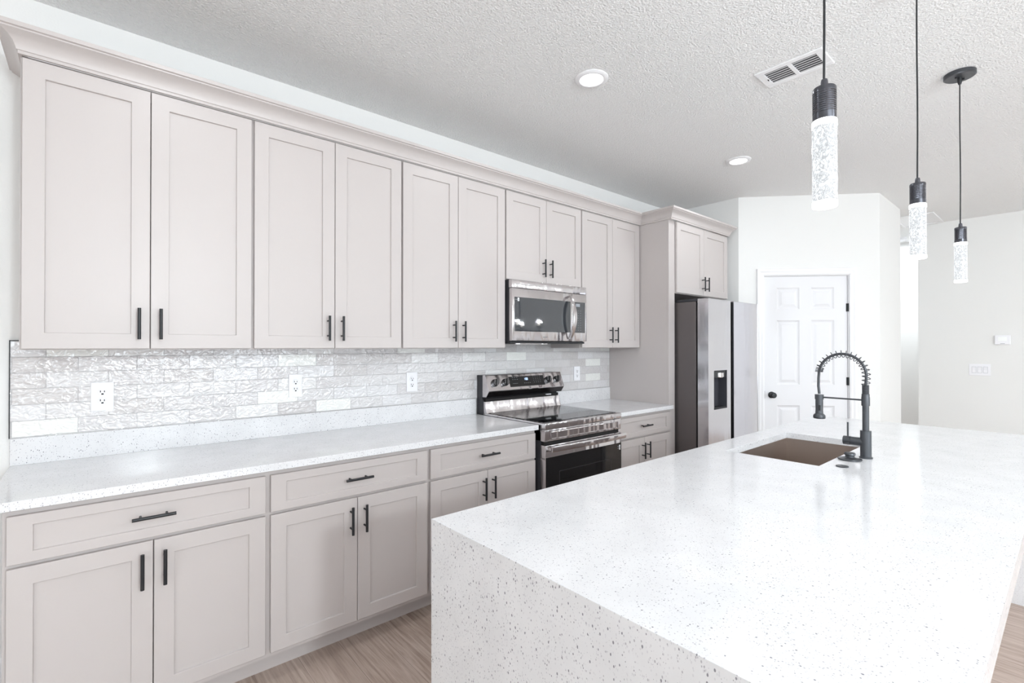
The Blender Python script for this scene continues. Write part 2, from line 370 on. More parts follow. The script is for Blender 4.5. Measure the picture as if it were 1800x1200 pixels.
def casing(mb, pts):
    out = []
    for (x, z, ox, oz) in pts: out.append([(x+ox*u, -d, z+oz*u) for u, d in cp])
    mb.rings(out)
casing(mb, [(D0-.003, 0, -1, 0), (D0-.003, DH+.003, -1, 1), (D1+.003, DH+.003, 1, 1), (D1+.003, 0, 1, 0)])
mb.box(D0-.004, D0+.004, .0, .1, 0, DH); mb.box(D1-.004, D1+.004, 0, .1, 0, DH); mb.box(D0, D1, 0, .1, DH-.003, DH+.004)
onwall(struct(mb.build('trim_1', trimm)))

# ------------------------------------------------------------------ ceiling fittings
def downlight(loc, label, group=None, power=3.5):
    t = thing('recessed_light', label, 'ceiling light', loc, 0, group)
    MB().lathe([(.060, -.004), (.064, -.010), (.080, -.010), (.089, -.003), (.089, 0), (.060, 0)], seg=48).build('trim_ring', trimm, t, smooth=40)
    MB().lathe([(0, -.006), (.062, -.006), (.062, -.001), (0, -.001)], seg=40).build('lens', lensm, t)
    l = area('downlight_lamp', (loc[0], loc[1], loc[2]-.014), (0, 0, 0), .11, .11, power, (.9, .965, 1), 'DISK')
    return t
GL = 'recessed downlights in the kitchen ceiling'
downlight((2.117*1.0, -1.074, CZ), 'large round white recessed light above the range side of the ceiling, nearer one', GL)
for o in [x for x in bpy.data.objects if x.name.startswith('recessed_light') or x.name.startswith('downlight_lamp')]:
    o.location.x = 2.227; o.location.y = -1.13
downlight((3.987, -1.122, CZ), 'round white recessed light far along the ceiling in front of the refrigerator cabinet', GL)
GR = 'added unseen ceiling lights of the living side'
downlight((.467, -1.13, CZ), 'added round recessed light, unseen, above the open end of the counter', GL)  # row carried on out of view, added to light the end cabinets
for (x, y) in [(.0, -4.6), (2.4, -4.6), (4.8, -4.6)]:
    downlight((x, y, CZ), 'added round white fill light, unseen, in the living side ceiling', GR, 8)  # extra lights added out of view to brighten the room
# ceiling register
t = thing('air_vent', 'white metal ceiling air register with two banks of slats', 'vent', (2.948, -1.876, CZ))
mb = MB(); X, Y = .098, .158
for (a, b, c_, d) in [(-X, -.066, -Y, Y), (.066, X, -Y, Y), (-.066, .066, -Y, -.122), (-.066, .066, .122, Y), (-.066, .066, -.010, .010)]: mb.box(a, b, c_, d, -.007, 0, .002, 1)
mb.build('vent_frame', trimm, t)
MB().box(-.07, .07, -.125, .125, -.0015, -.0005).build('vent_back', mat('vent_dark', (110, 112, 114), .8), t)
for s in (-1, 1):
    for k in range(6):
        x = -.055+k*.0222; mb = MB(); y0, y1 = (.012, .120) if s > 0 else (-.120, -.012)
        mb.prism([(x-.0075, -.0065), (x-.0060, -.0075), (x+.0085, -.0030), (x+.0070, -.0015)], 'y', y0, y1); mb.build('slat', ventin, t)
MB().box(-.004, .010, .124, .127, -.012, -.006).build('damper_lever', groovem, t)
# hatch frame in the hall ceiling
t = thing('ceiling_hatch', 'flat white framed panel in the far ceiling by the hall opening', 'ceiling panel', (7.325, -1.60, CZ))
mb = MB()
for (a, b, c_, d) in [(-.315, .315, -.235, -.205), (-.315, .315, .105, .135), (-.315, -.285, -.205, .105), (.285, .315, -.205, .105)]: mb.box(a, b, c_, d, -.012, 0, .004, 1)
mb.build('hatch_frame', trimm, t); MB().box(-.285, .285, -.205, .105, -.003, 0).build('hatch_panel', trimm, t)
t = thing('smoke_detector', 'small round white detector on the hall ceiling', 'detector', (8.35, -1.30, CZ))
MB().lathe([(0, -.042), (.045, -.042), (.060, -.032), (.066, -.006), (.066, 0), (0, 0)], seg=32).build('detector_body', plastic, t, smooth=40)
MB().lathe([(0, -.046), (.016, -.046), (.018, -.042), (0, -.042)], seg=20).build('detector_button', plastic, t)
area('hall_lamp', (8.2, -1.1, CZ-.03), (0, 0, 0), .2, .2, 26, (.9, .96, 1), 'DISK')

# ------------------------------------------------------------------ pendants
def pendant(x, label):
    t = thing('pendant_light', label, 'pendant light', (x, -2.43, 0), 0, 'pendants above the island')
    MB().lathe([(0, CZ-.022), (.060, CZ-.022), (.066, CZ-.018), (.066, CZ), (0, CZ)], seg=48).build('canopy', gunm, t, smooth=30)
    mb = MB(); mb.lathe([(0, CZ-.058), (.006, CZ-.058), (.010, CZ-.044), (.010, CZ-.022), (0, CZ-.022)], seg=20)
    mb.cyl((-.022, .012, CZ-.030), (-.022, .012, CZ-.022), .005, 12); mb.cyl((.022, -.012, CZ-.030), (.022, -.012, CZ-.022), .005, 12); mb.build('strain_relief', blackm, t, smooth=40)
    mb = MB(); mb.tube([(.0010*math.sin(k*.9), .0008*math.cos(k*.7), 2.035+(CZ-.05-2.035)*k/12) for k in range(13)], .0028, 10); mb.build('cord', blackm, t, smooth=60)
    prof = [(0, 2.046), (.0065, 2.046), (.0078, 2.040), (.0085, 2.027), (.0235, 2.025), (.0252, 2.022)]
    z = 2.012
    while z > 1.962: prof += [(.0252, z), (.0240, z-.0012), (.0240, z-.0026), (.0252, z-.0038)]; z -= .0052
    prof += [(.0252, 1.945), (.0, 1.945)]
    MB().lathe(prof, seg=48).build('socket_cap', ribm, t, smooth=30)
    s = MB().lathe([(.0262, 1.936), (.0262, 1.744), (.0, 1.744), (0, 1.936)], seg=48).build('crystal_shade', crystal, t, smooth=30)
    mb = MB(); mb.lathe([(0, 1.9449), (.0256, 1.9449), (.0268, 1.942), (.0268, 1.930), (.0, 1.930)], seg=40); mb.build('lit_rim', glow, s, smooth=30)
    MB().lathe([(0, 1.748), (.0268, 1.748), (.0268, 1.738), (.0258, 1.735), (0, 1.735)], seg=40).build('lit_rim', glow, s, smooth=30)
    l = bpy.data.lights.new('pendant_lamp', 'POINT'); l.energy = 5; l.shadow_soft_size = .06; l.color = (.88, .955, 1)
    lo = bpy.data.objects.new('pendant_lamp', l); COL.objects.link(lo); lo.location = (x, -2.43, 1.84)
    return t
pendant(1.546, 'nearest bubble-glass pendant, largest, hanging over the near half of the island')
pendant(2.608, 'middle bubble-glass pendant of the row above the island')
pendant(3.669, 'farthest bubble-glass pendant, its round canopy in view on the ceiling')

# ------------------------------------------------------------------ upper cabinets
UX, UW = -.006, .762
def upper(x, label, zb=1.389, zt=2.445, group='tall two-door wall cabinets'):
    t = thing('wall_cabinet', label, 'wall cabinet', (x, 0, zb-.004), 0, group); h = zt+.012-(zb-.004); o = -(zb-.004)
    mb = MB(); mb.box(0, UW, -.309, -.001, 0, h); mb.build('body', paint, t)
    mb = MB(); mb.box(0, .030, -.327, -.309, 0, h); mb.box(UW-.030, UW, -.327, -.309, 0, h); mb.box(.03, UW-.03, -.327, -.309, 0, .03); mb.box(.03, UW-.03, -.327, -.309, h-.05, h); mb.build('face_frame', paint, t)
    for (a, b, hx) in ((.006, .3795, .3795-.034), (.3825, .756, .3825+.034)):
        d = shaker(MB(), a, b, zb+o, zt+o, -.347).build('door', paint, t)
        bar_handle(d, (hx-.002, zb+o+.038), (hx-.002, zb+o+.038+.126), -.347)
    return t
u = upper(UX, 'tall two-door wall cabinet at the open end of the row, crown returning beside it')
dup(u, (UX+UW, 0, 1.385), 'tall two-door wall cabinet between the end cabinet and the one beside the microwave')
dup(u, (UX+2*UW, 0, 1.385), 'tall two-door wall cabinet touching the microwave on its near side')
upper(UX+3*UW, 'short two-door wall cabinet above the microwave', 1.850, 2.445, 'short wall cabinet')
for o in bpy.data.objects:
    if o.get('group') == 'short wall cabinet': del o['group']
dup(u, (UX+4*UW, 0, 1.385), 'tall two-door wall cabinet between the microwave and the refrigerator panel')
crown = [(1.22*a_, 1.28*b_) for a_, b_ in [(0, 0), (.008, 0), (.008, .008), (.011, .010), (.013, .018), (.018, .030), (.028, .042), (.042, .050), (.046, .052), (.046, .056), (.052, .058), (.052, .070), (0, .070)]]
tag(MB().sweep([(-.001, -.001, 2.450), (-.001, -.349, 2.450), (3.809, -.349, 2.450), (3.809, -.647, 2.450), (4.812, -.647, 2.450), (4.812, -.001, 2.450)], crown).build('crown_molding', paint, smooth=25), 'long cove crown molding on the wall cabinets, stepping out round the refrigerator cabinet', 'crown molding')

# ------------------------------------------------------------------ refrigerator surround
t = thing('refrigerator_cabinet', 'deep two-door cabinet above the refrigerator with tall end panel', 'cabinet', (3.81, 0, 0))
MB().box(0, .019, -.606, -.001, 0, 2.457).build('end_panel', paint, t)
MB().box(0, .088, -.625, -.606, 0, 2.457, .001, 1).build('filler_stile', paint, t)
MB().box(.088, 1.001, -.606, -.001, 1.845, 2.457).build('body', paint, t)
mb = MB(); mb.box(.088, .118, -.625, -.606, 1.845, 2.457); mb.box(.971, 1.001, -.625, -.606, 1.845, 2.457); mb.box(.118, .971, -.625, -.606, 1.845, 1.875); mb.box(.118, .971, -.625, -.606, 2.41, 2.457); mb.build('face_frame', paint, t)
for (a, b, hx) in ((.094, .5435, .5435-.034), (.5465, .995, .5465+.034)):
    d = shaker(MB(), a, b, 1.850, 2.445, -.645).build('door', paint, t); bar_handle(d, (hx, 1.888), (hx, 2.014), -.645)

# ------------------------------------------------------------------ base cabinets
BX, BW = -.016, .7645
def base(x, label, W=BW):
    t = thing('base_cabinet', label, 'base cabinet', (x, 0, 0), 0, 'drawer over two-door base cabinets')
    mb = MB(); mb.box(0, W, -.609, -.001, .105, .884); mb.build('body', paint, t)
    MB().box(0, W, -.536, -.52, 0, .105).build('toe_kick', paint, t)
    mb = MB(); mb.box(0, .03, -.627, -.609, .105, .884); mb.box(W-.03, W, -.627, -.609, .105, .884); mb.box(.03, W-.03, -.627, -.609, .105, .14); mb.box(.03, W-.03, -.627, -.609, .685, .72); mb.box(.03, W-.03, -.627, -.609, .85, .884); mb.build('face_frame', paint, t)
    d = shaker(MB(), .010, W-.010, .710, .863, -.647, st=.060, rl=.034).build('drawer', paint, t)
    bar_handle(d, (W/2-.064, .790), (W/2+.064, .790), -.647)
    for (a, b, hx) in ((.010, W/2-.0015, W/2-.034), (W/2+.0015, W-.010, W/2+.032)):
        d = shaker(MB(), a, b, .128, .697, -.647, st=.061, rl=.057).build('door', paint, t)
        bar_handle(d, (hx, .539), (hx, .664), -.647)
    return t
b0 = base(BX, 'base cabinet with wide drawer at the open end of the counter, nearest the camera')
dup(b0, (BX+BW, 0, 0), 'middle base cabinet of the long counter, above the strip of bare floor')
dup(b0, (BX+2*BW, 0, 0), 'base cabinet touching the near side of the range, partly hidden by the island')
b0 = base(3.0475, 'base cabinet between the range and the refrigerator panel', .7610)

# ------------------------------------------------------------------ counters, splash
def counter(x0, x1, label):
    t = thing('countertop', label, 'countertop', (x0, 0, .885)); L = x1-x0
    MB().box(0, L, -.668, -.001, 0, .030, .002).build('slab', quartz, t)
    MB().box(0, L, -.020, -.001, .030, .139, .0015).build('upstand', quartz, t)
counter(-.057, 2.275, 'long white speckled quartz counter over three base cabinets')
counter(3.053, 3.809, 'short white speckled quartz counter between range and tall end panel')
t = thing('tile_backsplash', 'glossy wavy off-white brick tile backsplash under the wall cabinets', 'backsplash', (0, 0, 0))
MB().box(-.057, 3.809, -.0115, -.0005, 1.0245, 1.4205).build('tile_field', tile, t)
mb = MB(); mb.box(-.0605, -.0572, -.014, -.0005, 1.0245, 1.4235); mb.box(-.0605, -.007, -.014, -.0005, 1.4207, 1.4240); mb.build('edge_trim', blackm, t)
def outlet(x0, x1, z0, z1, label, wide):
    t = thing('wall_outlet', label, 'outlet', ((x0+x1)/2, -.012, (z0+z1)/2), 0, 'duplex outlets in the tile'); w, h = (x1-x0)/2, (z1-z0)/2
    MB().box(-w, w, -.007, 0, -h, h, .002).build('cover_plate', plastic, t)
    for s in (1, -1):
        c = s*.0195
        mb = MB(); mb.lathe([(0, .0095), (.0155, .0095), (.0165, .0085), (.0165, .006), (0, .006)], (0, 0, c), 28, 'y'); r = mb.build('receptacle', plastic, t, smooth=30)
        mb = MB(); mb.box(-.0085, -.0055, -.0100, -.0090, c-.001, c+.008); mb.box(.0050, .0080, -.0100, -.0090, c-.001, c+.007); mb.box(-.004, .004, -.0100, -.0090, c-.011, c-.005); mb.build('slots', darkslot, r)
outlet(.1900, .2680, 1.114, 1.240, 'largest-looking wall outlet in the tile, under the end wall cabinet', 1)
outlet(1.008, 1.078, 1.119, 1.245, 'wall outlet in the tile under the second wall cabinet', 0)
outlet(1.724, 1.802, 1.106, 1.231, 'wall outlet in the tile on the near side of the range', 0)
outlet(3.318, 3.395, 1.105, 1.226, 'small wall outlet in the tile beyond the range, beside the end panel', 0)

# ------------------------------------------------------------------ range
t = thing('range_oven', 'stainless freestanding electric range with black glass top', 'range', (2.2895, -.012, 0)); W = .757
MB().box(0, W, -.655, -.03, .03, .912).build('body', applside, t)
for lx in (.05, W-.05):
    for ly in (-.6, -.08): MB().cyl((lx, ly, 0), (lx, ly, .03), .02, 12).build('foot', blackm, t)
MB().box(0, W, -.700, -.075, .888, .926, .004, 3).build('cooktop_frame', stl, t, smooth=40)
ck = MB().box(.020, W-.020, -.665, -.095, .926, .9285, .001, 1).build('cooktop_glass', glassb, t)
mb = MB()
for (bx, by, br_) in [(.20, -.50, .115), (.56, -.50, .10), (.20, -.24, .075), (.56, -.24, .075), (.38, -.20, .045)]:
    for rr_ in (br_, br_*.65):
        mb.rings([[(bx+math.cos(2*PI*k/48)*q, by+math.sin(2*PI*k/48)*q, .92865) for k in range(48)] for q in (rr_, rr_-.0012)], False, False)
mb.build('burner_rings', greym, ck)
mb = MB(); mb.box(0, W, -.696, -.60, .812, .886, .004, 3); mb.build('front_panel', stl, t, smooth=40)
mb = MB(); a = .052
mb.rings([rect(a, W-.034, .822, .871, -.6955), rect(a, W-.034, .822, .871, -.699), rect(a+.004, W-.038, .826, .867, -.700), rect(a+.007, W-.041, .829, .864, -.697)]); mb.build('embossed_strip', stl, t)
MB().box(.008, W-.008, -.68, -.60, .790, .812).build('door_gap', darkslot, t)
od = MB().box(0, W, -.700, -.655, .160, .790, .004, 2).build('oven_door', stl, t, smooth=40)
MB().box(.004, W-.004, -.7025, -.699, .165, .716, .001, 1).build('door_glass', glassb, od)
wn = MB(); wn.rings([rect(.12, W-.12, .25, .62, -.7028), rect(.123, W-.123, .253, .617, -.7028)], False, False); wn.build('window_border', groovem, od)
mb = MB(); N = 24; path = [(.012+(W-.024)*k/N, -.742-.014*math.sin(PI*k/N)) for k in range(N+1)]
mb.rings([[(x, y+.008, .760), (x, y-.006, .757), (x, y-.009, .766), (x, y-.009, .784), (x, y-.006, .792), (x, y+.008, .789)] for x, y in path])
for hx in (.02, W-.02): mb.box(hx-.012, hx+.012, -.742, -.699, .762, .786, .003, 1)
mb.build('oven_handle', stl, od, smooth=35)
mb = MB(); mb.box(W-.030, W-.018, -.7035, -.7024, .668, .702); mb.build('white_sticker', plastic, od)
mb = MB(); mb.box(W-.0255, W-.0225, -.7040, -.7034, .678, .692); mb.box(W-.05, W-.033, -.7035, -.7024, .690, .695); mb.box(W-.047, W-.033, -.7035, -.7024, .676, .680); mb.build('sticker_print', greym, od)
MB().box(0, W, -.690, -.655, .035, .150, .004, 2).build('storage_drawer', stl, t)
# back guard
MB().prism([(-.002, .912), (-.075, .912), (-.075, 1.005), (-.060, 1.03), (-.095, 1.186), (-.082, 1.192), (-.002, 1.192)], 'x', 0, W).build('backguard_body', applside, t)
mb = MB(); mb.prism([(-.070, .922), (-.112, .926), (-.108, .936), (-.098, .965), (-.096, 1.006), (-.070, 1.006)], 'x', .002, W-.002); mb.build('backguard_apron', stl, t, smooth=30)
mb = MB(); mb.box(.01, W-.01, -.088, -.06, 1.004, 1.028); mb.build('vent_slot', darkslot, t)
hd = MB().prism([(-.070, 1.194), (-.096, 1.194), (-.100, 1.190), (-.142, 1.085), (-.141, 1.080), (-.112, 1.040), (-.070, 1.040)], 'x', -.002, W+.002).build('control_head', stl, t)
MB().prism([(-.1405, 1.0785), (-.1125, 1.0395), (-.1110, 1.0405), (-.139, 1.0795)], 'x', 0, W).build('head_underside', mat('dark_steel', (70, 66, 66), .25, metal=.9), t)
SL = Vector((0, -.042, -.105)).normalized(); NR = Vector((0, -.105, .042)).normalized(); TP = Vector((0, -.100, 1.190))
def onslope(x, s, d=0): q = TP+SL*s+NR*d; return Vector((x, q.y, q.z))
def slab(mb, x0, x1, s0, s1, d0, d1): return mb.rings([[onslope(x0, s0, d), onslope(x1, s0, d), onslope(x1, s1, d), onslope(x0, s1, d)] for d in (d0, d1)])
dp = slab(MB(), .205, .556, .016, .094, -.001, .0016).build('display_panel', glassb, hd)
tx = MB()
def seg7(mb, x, s, w, h, ch):
    th = .0018; S = {'1': 'bc', '2': 'abged', '0': 'abcdef', '8': 'abcdefg', '3': 'abgcd', '5': 'afgcd'}[ch]
    R7 = dict(a=(0, w, 0, th), g=(0, w, h/2-th/2, h/2+th/2), d=(0, w, h-th, h), f=(0, th, 0, h/2), b=(w-th, w, 0, h/2), e=(0, th, h/2, h), c=(w-th, w, h/2, h))
    for k in S: a_, b_, c2, d2 = R7[k]; slab(mb, x+a_, x+b_, s+c2, s+d2, .0016, .0020)
seg7(tx, .352, .030, .008, .017, '1'); seg7(tx, .368, .030, .008, .017, '0'); seg7(tx, .380, .030, .008, .017, '8')
slab(tx, .3635, .3655, .034, .036, .0016, .002); slab(tx, .3635, .3655, .041, .043, .0016, .002); tx.build('clock_digits', displ, dp)
mk = MB()
for i in range(3):
    for j in range(2): slab(mk, .235+i*.022, .246+i*.022, .022+j*.015, .0255+j*.015, .0016, .0018)
mk.build('button_marks', greym, dp); mk = MB(); slab(mk, .232, .282, .068, .070, .0016, .0018); mk.build('slider_mark', greym, dp); mk = MB()
for i in range(4): slab(mk, .345+i*.018, .353+i*.018, .068, .072, .0016, .0018)
mk.build('button_marks', greym, dp); mk = MB()
for i in range(4):
    for j in range(4): slab(mk, .445+i*.022, .451+i*.022, .024+j*.014, .027+j*.014, .0016, .0018)
mk.build('button_marks', greym, dp)
for kx in (.068, .165, .597, .693):
    c0 = onslope(kx, .056, 0); mb = MB(); out = []
    ex = Vector((1, 0, 0))
    for (r, d) in [(.027, 0), (.027, .004), (.0245, .006), (.0235, .022), (.021, .026), (.0001, .026)]:
        out.append([c0+NR*d+(ex*math.cos(2*PI*k/32)+SL*math.sin(2*PI*k/32))*r for k in range(32)])
    mb.rings(out); kb = mb.build('control_knob', mat('knob_metal', (120, 120, 122), .22, metal=.9) if 'knob_metal' not in MATS else MATS['knob_metal'], hd, smooth=35)
    mb = MB(); ca, sa = math.cos(.35), math.sin(.35); e1 = ex*ca+SL*sa; e2 = -ex*sa+SL*ca
    mb.rings([[c0+NR*d+e1*u_+e2*v_ for u_, v_ in ((-.006, -.022), (.006, -.022), (.006, .022), (-.006, .022))] for d in (.020, .034)]); mb.build('knob_grip', MATS['knob_metal'], kb)
    mb = MB(); slab(mb, kx+.026, kx+.030, .022, .026, 0, .0006); mb.build('dial_mark', darkslot, kb)
mb = MB(); mb.box(W-.165, W-.115, -.1150, -.0965, 1.020, 1.0265, .001, 1); mb.build('brand_plate', plastic, t)

# ------------------------------------------------------------------ microwave
t = thing('microwave', 'over-the-range stainless microwave with curved vertical handle', 'microwave', (2.2865, 0, 1.432)); W = .7445
MB().box(.002, W-.002, -.368, -.02, 0, .412).build('body', applside, t)
MB().box(0, W, -.402, -.368, .356, .4105, .003, 2).build('vent_strip', stl, t, smooth=40)
dd = MB().box(0, .580, -.405, -.370, .003, .354, .004, 2).build('door', stl, t, smooth=40)
MB().box(.019, .566, -.4065, -.404, .067, .295, .001, 1).build('door_window', glassm, dd)
mb = MB(); mb.box(.046, .061, -.4072, -.4062, .268, .290); mb.build('white_sticker', plastic, dd)
mb = MB(); mb.box(.0515, .0555, -.4076, -.4070, .273, .284); mb.box(.024, .044, -.4072, -.4062, .276, .280); mb.build('sticker_print', greym, dd)
mb = MB(); out = []
for k in range(25):
    f = k/24; z = .018+f*.318; y = -.408-.052*math.sin(PI*f)**.8; wd = .012+.005*math.sin(PI*f)
    out.append([(.553-wd, y, z), (.553-wd*.7, y-.010, z), (.553+wd*.7, y-.010, z), (.553+wd, y, z)])
mb.rings(out); mb.build('door_handle', stl, dd, smooth=40)
mb = MB(); mb.box(.285, .325, -.4062, -.4045, .028, .032); mb.build('brand_mark', greym, dd)
cp_ = MB().box(.582, W, -.405, -.370, .003, .354, .004, 2).build('control_surround', stl, t, smooth=40)
pp = MB().box(.590, .725, -.4065, -.404, .067, .295, .001, 1).build('control_panel', glassm, t)
MB().box(.622, .666, -.4074, -.4064, .260, .282).build('panel_display', lcd_and_shade, pp)
mb = MB()
for i in range(3):
    for j in range(9): mb.box(.618+i*.026, .626+i*.026, -.4070, -.4064, .085+j*.018, .088+j*.018)
mb.build('key_print', greym, pp)
mb = MB(); mb.box(0, W, -.385, -.02, -.014, 0, .003, 1); mb.build('underside_tray', blackm, t)
mb = MB(); mb.box(.05, .35, -.38, -.25, -.018, -.014); mb.build('grease_filter', stl, t)

# ------------------------------------------------------------------ refrigerator
t = thing('refrigerator', 'side-by-side stainless refrigerator with a water dispenser in one door', 'refrigerator', (3.922, 0, 0)); W = .912
MB().box(.003, W-.003, -.800, -.05, .02, 1.765, .004, 2).build('body', fside, t)
MB().box(.02, W-.02, -.816, -.800, .05, 1.755).build('door_gasket', darkslot, t)
mb = MB()
for hx in (.004, W-.094): mb.box(hx, hx+.09, -.87, -.62, 1.7655, 1.788, .005, 2)
mb.build('hinge_cover', applside, t)
mb = MB(); mb.box(.05, W-.05, -.78, -.1, 0, .02); mb.build('foot_rail', blackm, t)
def fdoor(x0, x1, hole=None):
    mb = MB(); n = 10; yb = -.817
    def prof(y_off=0):
        pts = []
        for k in range(n+1):
            f = k/n; x = x0+(x1-x0)*f; pts.append((x, -.903-.005*math.sin(PI*f)))
        return pts
    pr_ = prof()
    if hole is None:
        poly = [(x0, yb), (x0, -.897)]+pr_+[(x1, -.897), (x1, yb)]
        mb.prism(poly, 'z', .05, 1.784)
    return mb
# left door: built round the dispenser opening
ex0, ex1, ez0, ez1 = .090, .316, .882, 1.200
mb = MB(); xl, xr = 0, .384; yb = -.817; Fy = -.908
mb.box(xl, xr, yb, Fy, .05, ez0); mb.box(xl, xr, yb, Fy, ez1, 1.784); mb.box(xl, ex0, yb, Fy, ez0, ez1); mb.box(ex1, xr, yb, Fy, ez0, ez1)
ld = mb.build('door', stlf, t)
mb = MB(); mb.box(ex0, ex1, -.835, -.830, ez0, ez1); mb.box(ex0, ex0+.004, -.907, -.830, ez0, ez1); mb.box(ex1-.004, ex1, -.907, -.830, ez0, ez1); mb.box(ex0, ex1, -.907, -.83, ez1-.004, ez1); mb.box(ex0, ex1, -.907, -.83, ez0, ez0+.004); mb.build('dispenser_recess', mat('dispenser_grey', (66, 66, 72), .4), ld)
mb = MB(); mb.box(ex0+.006, ex1-.006, -.900, -.836, ez1-.062, ez1-.005, .004, 2); mb.build('dispenser_hood', blackm, ld)
mb = MB(); mb.lathe([(0, -.040), (.040, -.040), (.046, -.034), (.046, 0), (0, 0)], (ex0+.125, -.878, ez1-.020), 28); mb.build('dispenser_nozzle', chrome, ld, smooth=35)
mb = MB(); mb.box(ex0+.010, ex1-.010, -.904, -.84, ez0+.005, ez0+.014, .002, 1); mb.build('drip_tray', blackm, ld)
mb = MB(); mb.box(.384, .392, -.817, -.880, .05, 1.784); mb.build('grip_channel', blackm, ld)
mb = MB(); mb.box(.434, W, -.817, -.908, .05, 1.784, .003, 2); rd = mb.build('door', stlf, t, smooth=40)
mb = MB(); mb.box(.426, .434, -.817, -.880, .05, 1.784); mb.build('grip_channel', blackm, rd)

# ------------------------------------------------------------------ island
t = thing('kitchen_island', 'kitchen island with white speckled quartz waterfall top and recessed sink', 'kitchen island', (.9187, -2.737, 0))
IL, IW, TH, AP = 4.04-.9187, 1.09, .03, .046
sx0, sx1, sy0, sy1 = 2.420-.9187, 3.145-.9187, -2.147+2.737, -1.765+2.737
mb = MB()
for (a, b, c_, d) in [(0, sx0, 0, IW), (sx1, IL, 0, IW), (sx0, sx1, 0, sy0), (sx0, sx1, sy1, IW)]: mb.box(a, b, c_, d, .915-TH, .915)
mb.box(AP, IL-AP, 0, AP, .915-AP, .915-TH); mb.box(AP, IL-AP, IW-AP, IW, .915-AP, .915-TH)
mb.box(0, AP, 0, IW, 0, .915-TH); mb.box(IL-AP, IL, 0, IW, 0, .915-TH)
mb.build('waterfall_top', quartz, t)
mb = MB(); y0c, y1c = .38, IW-.03
for (a, b, c_, d) in [(AP+.002, sx0-.03, y0c, y1c), (sx1+.03, IL-AP-.002, y0c, y1c), (sx0-.03, sx1+.03, y0c, sy0-.03), (sx0-.03, sx1+.03, sy1+.03, y1c)]: mb.box(a, b, c_, d, .1, .884)
mb.box(AP+.002, IL-AP-.002, y0c+.02, y1c-.07, 0, .1); mb.build('cabinet_body', paint, t)
for k in range(4):
    w4 = (IL-2*AP-.02)/4; a = AP+.01+k*w4
    mb = MB(); b_ = shaker(mb, a+.004, a+w4-.004, .13, .86, -.019); o = mb.build('cabinet_door', paint, t); o.rotation_euler = (0, 0, PI); o.location = (IL, IW-.03, 0)
t = thing('sink', 'undermount brown-grey steel sink basin set in the island top', 'sink', (2.782, -1.956, .885))
a, b = .372, .200; mb = MB()
rr = lambda x, y, z, r=0: [(-x, -y, z), (x, -y, z), (x, y, z), (-x, y, z)]
mb.rings([rr(a, b, -.001), rr(a, b, -.012), rr(a-.006, b-.006, -.012), rr(a-.006, b-.006, -.001), rr(a-.003, b-.003, -.001)], False, False)
mb.rings([rr(a, b, -.001), rr(a, b, -.232), ], False, True); mb.rings([rr(a-.004, b-.004, -.001), rr(a-.008, b-.008, -.20), rr(a-.03, b-.03, -.226)], False, True)
mb.rings([rr(a, b, -.001), rr(a-.004, b-.004, -.001)], False, False)
mb.build('basin', sinkm, t)
MB().lathe([(0, -.2255), (.040, -.2255), (.045, -.2235), (.032, -.2225), (.028, -.225), (0, -.225)], seg=28).build('drain', chrome, t)

# faucet
t = thing('faucet', 'matte dark spring-neck pull-down faucet standing beside the sink', 'faucet', (2.728, -2.232, .915))
def fb(name, f, sm=40): mb = MB(); f(mb); return mb.build(name, gunm, t, smooth=sm)
fb('body', lambda m_: m_.lathe([(0, 0), (.0245, 0), (.0245, .006), (.0205, .007), (.0205, .118), (.0195, .119), (0, .119)]))
fb('column', lambda m_: (m_.lathe([(0, .118), (.0122, .118), (.0122, .232), (0, .232)]), m_.lathe([(0, .226), (.0155, .226), (.0155, .262), (.0145, .266), (.0145, .276), (0, .276)])))
def coil(m_):
    prof = [(0, .275)]; z = .275
    while z < .314: prof += [(.0125, z), (.0132, z+.0012), (.0132, z+.0026), (.0118, z+.0040)]; z += .0046
    prof += [(0, z)]; m_.lathe(prof, seg=28)
fb('coil_collar', coil)
yc, zc, rad = .0875, .355, .0905
path = [Vector((0, 0, .312)), Vector((0, -.002, .335))]
for k in range(33):
    th = PI*k/32; path.append(Vector((0, yc-.0905*math.cos(th), zc+.094*math.sin(th))))
arc = list(path)
hose = arc+[Vector((0, .1795, .335)), Vector((0, .1800, .30)), Vector((0, .1765, .265))]
fb('hose', lambda m_: m_.tube(hose, .0056, 12), 60)
# spring: helix round the arc
def resample(p, n):
    L = [0]
    for a_, b_ in zip(p, p[1:]): L.append(L[-1]+(b_-a_).length)
    out = []; j = 0
    for i in range(n):
        s = L[-1]*i/(n-1)
        while j < len(L)-2 and L[j+1] < s: j += 1
        f = (s-L[j])/max(1e-9, L[j+1]-L[j]); out.append(p[j].lerp(p[j+1], min(1, f)))
    return out, L[-1]
pts, LL = resample(arc[:-1], 760); hel = []; turns = 17.0; NP = len(pts)
for i, p in enumerate(pts):
    tn = (pts[min(NP-1, i+1)]-pts[max(0, i-1)]).normalized(); n1 = Vector((1, 0, 0)); n2 = tn.cross(n1)
    f = i/(NP-1); ph = 2*PI*(turns*f/.93 if f < .93 else turns+(f-.93)/.07*4)
    hel.append(p+(n1*math.cos(ph)+n2*math.sin(ph))*.0148)
fb('spring', lambda m_: m_.tube(hel, .0018, 6), 80)
fb('support_arm', lambda m_: (m_.cyl((0, .01, .250), (0, .164, .250), .0036, 12), m_.lathe([(.0135, .240), (.0178, .240), (.0178, .262), (.0135, .262), (.0135, .240)], (0, .177, 0), 28)))
fb('spray_head', lambda m_: m_.lathe([(0, .262), (.0135, .262), (.0150, .256), (.0155, .225), (.0150, .19), (.0160, .175), (.0235, .168), (.0245, .163), (.0245, .155), (.0225, .152), (0, .152)], (0, .177, 0), 36))
